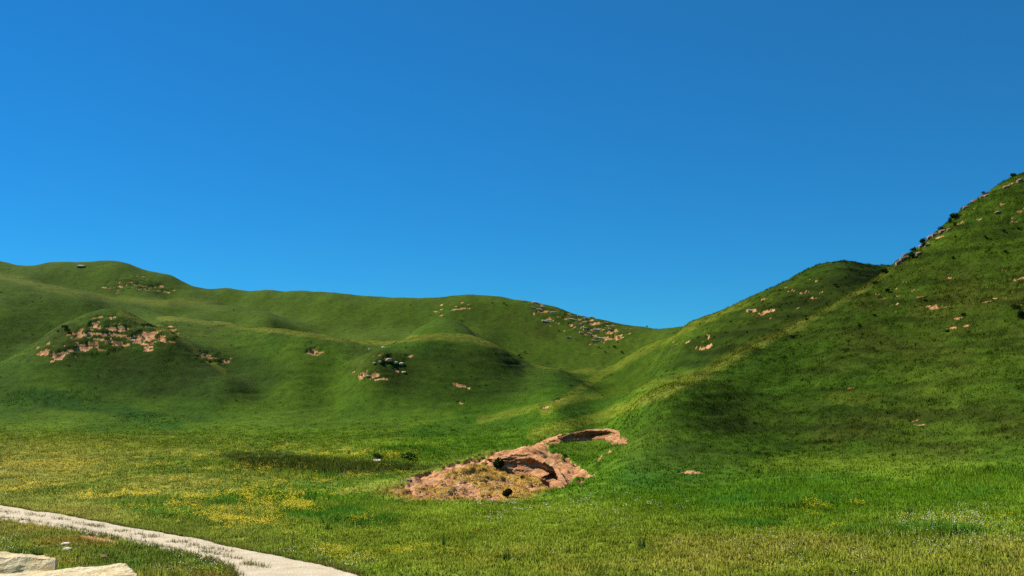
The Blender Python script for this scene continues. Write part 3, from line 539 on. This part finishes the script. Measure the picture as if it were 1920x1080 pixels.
def flowers(name, label, colour, L, n, size, hgt):
    m, t, o = nodes(name + ' petals'); principled(t, o, colour, .7, None, .1); T = Tris()
    x, y, z, p, c = prep(n, 28, 140); kp = (vert_lookup(BARE0, x, y) < .3) & (RNG.uniform(0, 1, len(x)) < density(p, L) * np.clip(.5 + 4.5 * (fbm(x / 1.6, y / 3.2, 61, 4) - .5) + 3.0 * (fbm(x / 5, y / 9, 62, 3) - .5), .02, 1.6))
    x, y, z = x[kp], y[kp], z[kp]; tl = tall(tuple(q[kp] for q in p)); k = 5; nn = len(x) * k
    fx = np.repeat(x, k) + RNG.normal(0, .12, nn); fy = np.repeat(y, k) + RNG.normal(0, .12, nn); fz = vert_lookup(ZZ, fx, fy) + np.repeat(hgt * (1 + .9 * tl), k) * RNG.uniform(.55, 1.1, nn)
    s = size * RNG.uniform(.6, 1.3, nn) * np.clip(fy / 55, .8, 1.5); a = RNG.uniform(0, 2 * np.pi, nn); q = []
    for j in range(4): q.append(np.stack([fx + np.cos(a + j * np.pi / 2) * s, fy + np.sin(a + j * np.pi / 2) * s, fz + (.5 if j % 2 else -.35) * s], 1))
    q.append(np.stack([fx, fy, fz + .45 * s], 1)); v = np.stack(q, 1).reshape(-1, 3); b = np.arange(nn)[:, None] * 5
    f = np.concatenate([b + [j, (j + 1) % 4, 4] for j in range(4)]); T.add(v.astype(np.float32), f.astype(np.int32), np.ones((len(v), 3), np.float32), (np.tile((-.12, .05, .99), (len(v), 1)) + RNG.normal(0, .18, (len(v), 3))).astype(np.float32))
    tag(T.build(name, m), label, 'flowers', kind='stuff')
flowers('yellow_flowers', 'yellow wild flowers in drifts across the meadow beside the track', (.52, .39, .012), YEL, 210000, .02, .3)
flowers('white_flowers', 'tiny white flowers sprinkled through the near grass', (.7, .66, .55), WHT, 80000, .018, .28)
# ---------------------------------------------------------------- shrubs, weeds, rocks, stone blocks
m, t, o_ = nodes('shrub leaves'); c = N(t, 'ShaderNodeAttribute', attribute_name='cover').outputs['Color']
a_ = N(t, 'ShaderNodeBsdfDiffuse'); b_ = N(t, 'ShaderNodeBsdfTranslucent'); x_ = N(t, 'ShaderNodeMixShader'); x_.inputs[0].default_value = .25
for q in (a_, b_): t.links.new(c, q.inputs[0])
t.links.new(a_.outputs[0], x_.inputs[1]); t.links.new(b_.outputs[0], x_.inputs[2]); t.links.new(x_.outputs[0], o_.inputs[0]); LEAF = m
m, t, o_ = nodes('shrub bark'); pos = N(t, 'ShaderNodeNewGeometry').outputs['Position']
principled(t, o_, ramp(t, noise(t, pos, 30).outputs[0], [(.3, (.05, .035, .02)), (.7, (.12, .085, .055))]).outputs[0], .95); BARK = m
def leaves(w, h, n, leaf, rng, dark):
    """leaf clumps through an uneven dome"""
    lobes = [(rng.uniform(-.28, .28) * w, rng.uniform(-.28, .28) * w, rng.uniform(.35, .72) * h, rng.uniform(.2, .34)) for _ in range(7)]
    vs, fs, cs = [], [], []
    for i in range(n):
        lx, ly, lz, lr = lobes[rng.integers(len(lobes))]
        d = rng.normal(size=3); d /= np.linalg.norm(d); rr = lr * rng.uniform(.45, 1.08) ** .6
        p = np.array((lx + d[0] * rr * w, ly + d[1] * rr * w, max(.03 * h, lz + d[2] * rr * h * .95)))
        t1 = rng.normal(size=3); t1 /= np.linalg.norm(t1); t2 = np.cross(d + rng.normal(0, .6, 3), t1); t2 /= np.linalg.norm(t2) + 1e-9
        s = leaf * rng.uniform(.6, 1.4); b = len(vs)
        vs += [p - t1 * s, p - t2 * s * .55, p + t1 * s, p + t2 * s * .55]; fs.append((b, b + 1, b + 2, b + 3))
        k = rng.uniform(.55, 1.5); cs += [np.array(dark) * k * np.array((rng.uniform(.85, 1.3), 1, rng.uniform(.7, 1.1)))] * 4
    return np.array(vs), np.array(fs), np.array(cs)
def tube(ps, r0, r1, k=6):
    vs, fs = [], []
    for i, p in enumerate(ps):
        r = r0 + (r1 - r0) * i / (len(ps) - 1)
        for j in range(k): vs.append((p[0] + r * math.cos(6.283 * j / k), p[1] + r * math.sin(6.283 * j / k), p[2]))
    for i in range(len(ps) - 1):
        for j in range(k): fs.append((i * k + j, i * k + (j + 1) % k, (i + 1) * k + (j + 1) % k, (i + 1) * k + j))
    return vs, fs
def shrub(px, py, wpx, hpx, label, y0, y1, dark=(.018, .04, .008), n=None, group='shrubs dotted over the hillsides', parts=False):
    p = spot(px, py, y0, y1); k = p.y / F; w, h = wpx * k, hpx * k; rng = np.random.default_rng(int(px * 7 + py))
    n = n or int(np.clip(30 + wpx * hpx * 2.6, 60, 900)); leaf = max(.05, min(w, h) * (.5 / math.sqrt(n) + .07))
    v, f, c = leaves(w, h, n, leaf, rng, dark)
    if parts:
        r = empty('shrub', p); np_mesh('foliage', v, f, LEAF, False, r, {'cover': c})
        for s in range(4):
            a = rng.uniform(0, 6.28); q = rng.uniform(.12, .3) * w
            tv, tf = tube([(math.cos(a) * q * .2, math.sin(a) * q * .2, -.15), (math.cos(a) * q * .6, math.sin(a) * q * .6, h * .3), (math.cos(a) * q, math.sin(a) * q, h * .65)], .028, .01)
            np_mesh('stem', np.array(tv), np.array(tf), BARK, True, r)
    else:
        v[:, 2] -= .06 * h; r = np_mesh('shrub', v, f, LEAF, False, None, {'cover': c}); r.location = p
    return tag(r, label, 'shrub', group)
shrub(932, 882, 26, 25, 'dark rounded shrub at the left foot of the red quarry face', 84, 112, (.022, .045, .009), parts=True)
shrub(950, 934, 20, 20, 'lone brownish shrub on the front edge of the quarry floor', 76, 100, (.035, .036, .01), parts=True)
shrub(979, 898, 9, 8, 'tiny shrub on the quarry floor under the red face', 80, 104, (.03, .05, .01))
shrub(710, 862, 22, 14, 'low dark shrub beside the white stone in the wet meadow', 90, 140, (.035, .085, .016))
shrub(770, 862, 40, 18, 'wide green shrub clump right of the white stone in the wet meadow', 90, 140, (.04, .105, .018))
# the big hill: along its rocky skyline, then over its face
K1, K2 = 95, 190
shrub(1899, 333, 11, 10, 'topmost shrub, round, standing alone on the skyline of the big right hill', K1, K2)
shrub(1845, 364, 9, 7, 'small shrub on the skyline below the topmost one', K1, K2)
shrub(1809, 392, 9, 7, 'small skyline shrub just above the longest dark skyline thicket', K1, K2)
shrub(1790, 412, 19, 14, 'long dark thicket on the skyline, the widest on the rocky ridge', K1, K2)
shrub(1780, 420, 9, 14, 'upright dark shrub hanging at the lower end of the skyline thicket', K1, K2)
shrub(1764, 432, 10, 9, 'round dark shrub alone on the middle of the rocky skyline', K1, K2)
shrub(1790, 424, 7, 11, 'narrow shrub on the slope just right of the skyline thicket', K1, K2)
shrub(1730, 456, 13, 13, 'upright dark shrub on the skyline above the palest outcrop boulder', K1, K2)
shrub(1735, 463, 11, 10, 'shrub tucked right below the upright skyline shrub', K1, K2)
shrub(1716, 463, 7, 6, 'small skyline shrub left of the upright one', K1, K2)
shrub(1713, 472, 12, 9, 'flat shrub among boulders near the lower end of the rocky ridge', K1, K2)
shrub(1709, 484, 14, 14, 'round green shrub lowest on the rocky ridge, amid red boulders', K1, K2, (.02, .055, .01))
shrub(1848, 447, 8, 9, 'dark shrub pair on the upper face of the big right hill', K1, K2)
shrub(1881, 435, 8, 6, 'small shrub right of the dark pair on the upper right hill', K1, K2)
shrub(1910, 431, 6, 6, 'upper shrub close to the right edge of the view', K1, K2)
shrub(1885, 474, 8, 7, 'round shrub on the right hill below the dark pair', K1, K2)
shrub(1792, 445, 5, 4, 'faint low shrub on the smooth upper face of the right hill', K1, K2)
shrub(1788, 485, 7, 6, 'small shrub alone on the smooth green middle of the right hill', 100, K2)
shrub(1658, 514, 17, 13, 'large dark shrub in the notch between the two right hills', 90, 260)
shrub(1641, 532, 13, 6, 'flat shrub on the edge below the notch of the right hills', 85, 180)
shrub(1664, 548, 10, 9, 'round shrub on the right hill just below the notch', 85, 180)
shrub(1612, 613, 8, 8, 'round dark shrub low on the left flank of the right hill', 80, 175)
shrub(1640, 592, 10, 4, 'flat dark shrub patch above the left flank of the right hill', 80, 175)
shrub(1806, 593, 10, 8, 'shrub beside the pale earth patches in the middle of the right hill', 80, 175)
shrub(1916, 597, 18, 16, 'biggest shrub on the right hill face, at the right edge of the view', 80, 175)
shrub(1905, 578, 26, 9, 'flat dark thicket above the biggest shrub at the right edge', 80, 175)
shrub(1735, 565, 10, 5, 'low shrub over the row of earth patches on the right hill', 80, 175)
shrub(1776, 622, 8, 5, 'low shrub in the lower middle of the right hill', 80, 175)
shrub(1486, 633, 16, 6, 'flat shrub on the bright spur of the right hill', 80, 175)
shrub(1512, 600, 10, 5, 'little flat shrub near the spur crest of the right hill', 80, 175)
# the domed hill
shrub(1562, 494, 6, 4, 'tiny shrub on the skyline of the domed hill', 120, 220)
shrub(1566, 538, 9, 8, 'dark shrub on the right side of the domed hill', 120, 220)
shrub(1478, 595, 4, 6, 'thin small shrub on the lower side of the domed hill', 110, 210)
shrub(1370, 605, 5, 4, 'tiny shrub low on the left flank of the domed hill', 110, 210)
shrub(1400, 624, 5, 4, 'tiny shrub beneath the small pale hollow of the domed hill', 110, 210)
# the valley head
for px, py, w_, lab in [(930, 665, 5, 'small dark shrub on the lit ridge left of the valley head'), (985, 662, 5, 'small dark shrub on the slope above the lit ridge'), (974, 669, 7, 'flat shrub just left above the end of the lit ridge'), (1152, 652, 7, 'largest of the shrubs below the pale ledges at the valley head'), (1134, 661, 5, 'shrub low in the valley head, left of the pair there'), (1166, 662, 6, 'shrub lowest right in the valley head'), (1122, 653, 5, 'shrub directly below the lowest pale ledge'), (1158, 643, 4, 'tiny shrub above the largest valley head shrub'), (1160, 636, 4, 'uppermost tiny shrub right of the pale ledges'), (1141, 652, 4, 'tiny shrub left of the largest valley head shrub'), (1048, 621, 4, 'lone tiny shrub left of the pale ledges'), (1213, 612, 5, 'tiny shrub on the low saddle of the skyline'), (923, 569, 4, 'tiny shrub near the skyline of the middle hill'), (945, 571, 6, 'shrub at the left end of the pale skyline rocks'), (769, 573, 3, 'tiny shrub alone under the middle skyline'), (864, 602, 4, 'tiny shrub on the shelf below the middle summit')]:
    shrub(px, py, w_, w_ * .9, lab, 130, 320)
shrub(122, 617, 14, 9, 'dark bush on the left edge of the bare earth mound', 145, 214)
shrub(108, 622, 6, 5, 'small bush left of the dark bush on the bare earth mound', 145, 214)
shrub(131, 628, 10, 7, 'low bush among earth patches on the left of the mound', 145, 214)
shrub(183, 706, 5, 4, 'tiny shrub on the smooth slope under the bare earth mound', 130, 205)
shrub(438, 583, 4, 4, 'tiny shrub on the long left slope beyond the mound', 190, 320)
shrub(582, 643, 4, 4, 'tiny shrub above the small earth patch in the middle slope', 145, 235)
# tall weeds in the meadow
def weed(px, py, hpx, label, wpx=10, y0=30, y1=110):
    p = spot(px, py, y0, y1); k = p.y / F; T_ = Tris(); n_ = int(6 + wpx * 1.1); kk = np.array
    x = p.x + RNG.normal(0, wpx * k * .28, n_); y = p.y + RNG.normal(0, .12, n_)
    blades(T_, x, y, y * 0, np.tile((.06, .12, .02), (n_, 1)), hpx * k * RNG.uniform(.4, 1, n_), np.full(n_, .05), 3, .012, .5, True, 1.2, .5)
    o = T_.build('tall_weed', BLADE); return tag(o, label, 'weed', 'tall weeds standing in the meadow')
weed(1202, 1030, 40, 'tall dark weed in the open meadow below the quarry', 14); weed(831, 1028, 36, 'thin dark weed right of the yellow flower drifts', 6); weed(676, 990, 26, 'bushy dark weed between two bright yellow drifts', 12)
weed(1275, 960, 22, 'short weed in the lush strip at the foot of the right hill', 10); weed(1705, 965, 24, 'weed on the lush strip far right', 12); weed(615, 996, 30, 'dark weed behind the yellow drifts near the track', 12)
weed(225, 940, 26, 'dark weed at the left end of the tall grass strip', 14); weed(948, 1052, 34, 'slender weed low in the near meadow', 8); weed(252, 1076, 50, 'grassy weed growing beside the right end of the nearer stone block', 34, 12, 40)
weed(66, 1047, 30, 'grassy weed showing behind the farther stone block', 34, 12, 60); weed(30, 1046, 36, 'weed behind the left end of the farther stone block', 30, 12, 60)
# rocks
PALE = [(.0, (.07, .045, .03)), (.3, (.2, .13, .085)), (.55, (.4, .29, .2)), (.8, (.52, .41, .3)), (1.0, (.62, .53, .42))]
ROCK = mat_earth('pale weathered rock', 1.6, PALE); REDROCK = mat_earth('reddish rock', 1.6, [(.0, (.04, .02, .014)), (.3, (.13, .065, .04)), (.55, (.27, .15, .095)), (.8, (.4, .26, .18)), (1.0, (.52, .39, .29))])
LEDGE = mat_earth('pale bedrock', 1.2, [(.0, (.16, .09, .05)), (.3, (.36, .24, .15)), (.6, (.52, .39, .26)), (1.0, (.6, .48, .35))])
m, t, o_ = nodes('white quartz'); pos = N(t, 'ShaderNodeNewGeometry').outputs['Position']
principled(t, o_, ramp(t, noise(t, pos, 6, 5).outputs[0], [(.3, (.42, .3, .22)), (.5, (.66, .56, .45)), (.8, (.74, .66, .56))]).outputs[0], .8); WHITE = m
def rock_mesh(w, d, h, seed, sub=3, rough=.3):
    bm = bmesh.new(); bmesh.ops.create_icosphere(bm, subdivisions=sub, radius=1.0); s = Vector((seed * 1.7, seed * .9, seed * 2.3))
    for v in bm.verts:
        c = v.co.copy(); c = Vector([math.copysign(abs(q) ** .7, q) for q in c])
        k = 1 + rough * mnoise.noise(c * 1.3 + s) + rough * .5 * mnoise.noise(c * 3.1 + s) + rough * .25 * mnoise.noise(c * 7 + s)
        v.co = Vector((c.x * w / 2 * k, c.y * d / 2 * k, c.z * h / 2 * k))
    vs = np.array([v.co[:] for v in bm.verts]); fs = np.array([[v.index for v in f.verts] for f in bm.faces]); bm.free(); return vs, fs
def rock(px, py, wpx, hpx, label, y0, y1, mat=None, group=None, name='rock', rz=0, sink=.25, sub=3, lie=.25, dep=.7):
    p = spot(px, py, y0, y1); k = p.y / F; w, h = wpx * k, hpx * k
    v, f = rock_mesh(w, max(w * dep, h * .8), h * 1.3, px * .37 + py * .11, sub); c, s = math.cos(R(rz)), math.sin(R(rz))
    v[:, 2] += v[:, 0] * s * .9 + v[:, 1] * lie; v[:, 2] += h * (.5 - sink)
    o = np_mesh(name, v, f, mat or ROCK, False); o.location = p
    return tag(o, label, 'rock', group)
rock(123, 1023, 18, 6, 'upper of two white rocks lying on the grassy bank', 38, 62, WHITE, 'white rocks on the bank'); rock(126, 1033, 17, 7, 'lower of two white rocks lying on the grassy bank', 36, 60, WHITE, 'white rocks on the bank')
rock(196, 1048, 15, 9, 'pinkish half buried rock on the bank below the track', 34, 56, REDROCK); rock(146, 1026, 9, 6, 'small brownish rock right of the two white rocks', 36, 60, REDROCK)
rock(708, 865, 16, 4, 'flat white stone under the low dark shrub in the wet meadow', 90, 140, WHITE); rock(653, 851, 6, 6, 'small tan boulder standing in the wet meadow', 90, 150, REDROCK)
rock(766, 902, 11, 5, 'pale rock at the tip of the quarry rim', 80, 110)
OC = 'outcrop boulders along the rocky ridge'
for px, py, w_, h_, lab in [(1683, 497, 9, 9, 'lowest red boulder where the rocky ridge meets the saddle'), (1692, 490, 12, 9, 'broken red boulder second from the bottom of the rocky ridge'), (1700, 486, 10, 7, 'tan boulder touching the lowest green shrub on the left'), (1697, 479, 9, 6, 'skyline boulder above the lowest green shrub'), (1722, 478, 11, 6, 'tan boulder right of the lowest green shrub'), (1727, 464, 9, 6, 'square boulder under the upright skyline shrub'), (1738, 462, 11, 6, 'pale pinkish boulder right below the upright skyline shrub'), (1745, 448, 14, 8, 'dark layered boulder on the skyline left of the palest one'), (1752, 443, 10, 7, 'layered boulder on the skyline above the dark one'), (1766, 436, 12, 6, 'palest boulder of the ridge, below the round shrub'), (1779, 432, 9, 5, 'thin boulder right of the palest one'), (1796, 407, 14, 5, 'flat pink slab behind the skyline thicket'), (1810, 392, 10, 6, 'boulder beside the small shrub above the thicket'), (1827, 378, 13, 5, 'flat slab on the upper skyline'), (1842, 370, 11, 4, 'thin slab below the small upper shrub'), (1850, 368, 12, 4, 'pink slab right below the small upper shrub'), (1888, 351, 15, 4, 'slab near the top of the ridge'), (1912, 342, 12, 8, 'red boulder at the top right of the ridge'), (1870, 399, 10, 4, 'flat pale rock inside the upper right hill face')]:
    rock(px, py, w_, h_, lab, K1, K2, REDROCK, OC, sub=2, rz=18)
LG = 'pale rock ledges below the middle skyline'
for i_, (px, py, w_, h_, rz, lab) in enumerate([(980, 566, 10, 2.5, -8, 'leftmost pale ledge on the skyline'), (1004, 569, 13, 4, -10, 'thick pale ledge on the skyline'), (1018, 577, 12, 3, -8, 'ledge a little below the skyline ledges'), (1001, 578, 12, 3, -14, 'ledge below the thick skyline ledge'), (1012, 581, 13, 2.5, -5, 'lower ledge of the skyline cluster'), (1037, 586, 14, 2, 0, 'thin level ledge right of the skyline cluster'), (1026, 604, 20, 3.5, -16, 'lone slanting ledge left of the main ledge group'), (1075, 600, 18, 3, -17, 'slanting ledge at the top left of the main group'), (1087, 594, 11, 4, -14, 'blocky ledge top of the main group'), (1101, 598, 12, 3, -20, 'steeply slanting ledge of the main group'), (1110, 594, 12, 3, -10, 'ledge on the skyline of the main group'), (1089, 609, 10, 2.5, 0, 'short level ledge in the main group'), (1098, 616, 9, 2.5, 0, 'short level ledge above the long one'), (1118, 619, 24, 2.8, 3, 'long level ledge in the main group'), (1090, 626, 8, 4, -30, 'short steep ledge at the left of the bent ledge'), (1107, 627, 14, 3.5, -20, 'upper half of the bent ledge'), (1128, 635, 26, 3, -10, 'longest ledge, low in the main group'), (1116, 640, 16, 3, -8, 'lowest ledge of the main group'), (1069, 634, 14, 3, -16, 'reddish ledge left of the lowest ledges'), (1127, 607, 8, 2, 0, 'small ledge just under the right skyline'), (1144, 618, 8, 3, -25, 'tilted ledge at the right of the main group')]):
    rock(px, py, w_, h_, lab, 195, 300, LEDGE, LG, 'rock_ledge', rz, .35, 2, .5, .16)
KR = 'rocks on the small knoll'
for px, py, w_, h_, lab in [(729, 677, 12, 6, 'brightest pale rock on top of the small knoll'), (742, 681, 8, 4, 'pale rock right of the brightest knoll rock'), (753, 683, 9, 4, 'rightmost pale rock of the knoll'), (713, 679, 7, 3, 'greyish rock left of the brightest knoll rock'), (702, 682, 5, 3, 'smallest rock at the left of the knoll top'), (757, 699, 8, 3, 'pale rock on the right side of the knoll'), (679, 702, 9, 3, 'tan rock on the left side of the knoll'), (690, 706, 7, 3, 'tan rock under the left side rock of the knoll')]:
    rock(px, py, w_, h_, lab, 138, 192, LEDGE, KR, sub=2)
rock(692, 656, 5, 2.5, 'left of two tiny white rocks above the knoll', 145, 215, WHITE, 'white rocks above the knoll', sub=2); rock(719, 652, 6, 2.5, 'right of two tiny white rocks above the knoll', 145, 215, WHITE, 'white rocks above the knoll', sub=2)
rock(152, 500, 16, 3.5, 'pale rock slab close under the far left skyline', 235, 320, ROCK, sub=2)
rock(1408, 583, 14, 3, 'pale rock floor of the small hollow on the domed hill', 130, 215, ROCK, sub=2)
m, t, PEBo = nodes('tan pebbles'); principled(t, PEBo, (.7, .56, .38), .9); PEB = m
# pebbles strewn over the quarry floor
T = Tris(); got = 0
for _ in range(420):
    a, b = RNG.normal(880, 75), RNG.normal(918, 13)
    if not (700 < a < 1035 and 885 < b < 944): continue
    p = spot(a, b, 76, 101); s = .035 + .07 * RNG.random() ** 3; v, f = rock_mesh(s * 2, s * 1.8, s * 1.3, a, 1); T.add((v + np.array(p[:]) + (0, 0, .02)).astype(np.float32), f.astype(np.int32), np.ones((len(v), 3), np.float32)); got += 1
tag(T.build('pebbles', PEB), 'white pebbles strewn over the quarry floor', 'pebbles', kind='stuff')
# the two stone blocks at the roadside
m, t, o_ = nodes('cream limestone'); pos = N(t, 'ShaderNodeTexCoord').outputs['Object']
mp = N(t, 'ShaderNodeMapping'); mp.inputs['Rotation'].default_value = (0, R(38), 0); mp.inputs['Scale'].default_value = (2.2, 4, .8); t.links.new(pos, mp.inputs[0])
n1 = noise(t, pos, 3.2, 7, .65); n2 = noise(t, pos, 22, 5, .7); n3 = noise(t, mp.outputs[0], 7, 4, .6)
k = math_(t, 'ADD', math_(t, 'MULTIPLY', math_(t, 'SUBTRACT', n1.outputs[0], .5), 1.6), .55, True)
c = ramp(t, k, [(.0, (.3, .15, .04)), (.25, (.52, .35, .13)), (.5, (.6, .48, .26)), (.75, (.62, .52, .34)), (1, (.52, .48, .4))]).outputs[0]
c = mixc(t, math_(t, 'MULTIPLY', math_(t, 'SUBTRACT', n3.outputs[0], .57), 8, True), c, (.5, .26, .06)); c = mixc(t, math_(t, 'MULTIPLY', math_(t, 'SUBTRACT', n2.outputs[0], .58), 8, True), c, (.12, .07, .04))
principled(t, o_, c, .9, bump_(t, math_(t, 'ADD', n1.outputs[0], math_(t, 'MULTIPLY', n2.outputs[0], .5)), .06, .8), .2); STONE = m
def block(cor, label, seed, pits=0.0):
    """cor: 8 corners, bottom ring then top ring; a hewn block with worn arrises"""
    bm = bmesh.new(); vs = [bm.verts.new(c_) for c_ in cor]
    for q in ((3, 2, 1, 0), (4, 5, 6, 7), (0, 1, 5, 4), (1, 2, 6, 5), (2, 3, 7, 6), (3, 0, 4, 7)): bm.faces.new([vs[i] for i in q])
    bmesh.ops.bevel(bm, geom=bm.edges[:], offset=.022, segments=2, affect='EDGES', profile=.6)
    bmesh.ops.subdivide_edges(bm, edges=bm.edges[:], cuts=22, use_grid_fill=True); bm.normal_update()
    for v in bm.verts:
        p = v.co; n_ = v.normal.copy(); d = mnoise.noise(p * 2.2 + Vector((seed, 0, 0))) * .035 + mnoise.noise(p * 7 + Vector((seed, 3, 0))) * .022 + mnoise.noise(p * 19) * .011
        if pits and n_.z < .6: d -= pits * max(0, mnoise.noise(p * 9 + Vector((seed, 7, 1))) - .05) * .5
        v.co = p + n_ * d
    me = bpy.data.meshes.new('stone_block'); bm.to_mesh(me); bm.free(); me.materials.append(STONE)
    o = bpy.data.objects.new('stone_block', me); COL.objects.link(o); return tag(o, label, 'stone block', 'stone blocks at the roadside')
def cpt(px, py, Y): return Vector(((px - CX) / F * Y, Y, EYE + (HY - py) / F * Y))
a0 = cpt(-240, 1052, 12.4); a1 = cpt(106, 1046, 12.4)
block([(a0.x, 12.2, 3.5), (a1.x + .22, 11.75, 3.5), (a1.x - .25, 12.9, 3.5), (a0.x, 13.6, 3.5), (a0.x, 12.9, a0.z + .02), (a1.x, 12.42, a1.z), (a1.x - .32, 12.85, a1.z - .02), (a0.x, 13.4, a0.z + .04)], 'farther cream stone block with a chipped streaky face', 2.0)
b0 = cpt(-60, 1097, 11.2); b1 = cpt(228, 1056, 11.6); b2 = cpt(272, 1064, 11.5)
block([(b0.x, 10.55, 3.5), (b2.x + .06, 10.75, 3.5), (b1.x - .1, 12.1, 3.5), (b0.x, 12.1, 3.5), (b0.x, 11.0, b0.z - .04), (b2.x, 11.32, b2.z - .05), (b1.x, 11.75, b1.z), (b0.x, 11.75, b0.z + .04)], 'nearer tilted stone block with a pitted mossy right end', 9.0, .3)
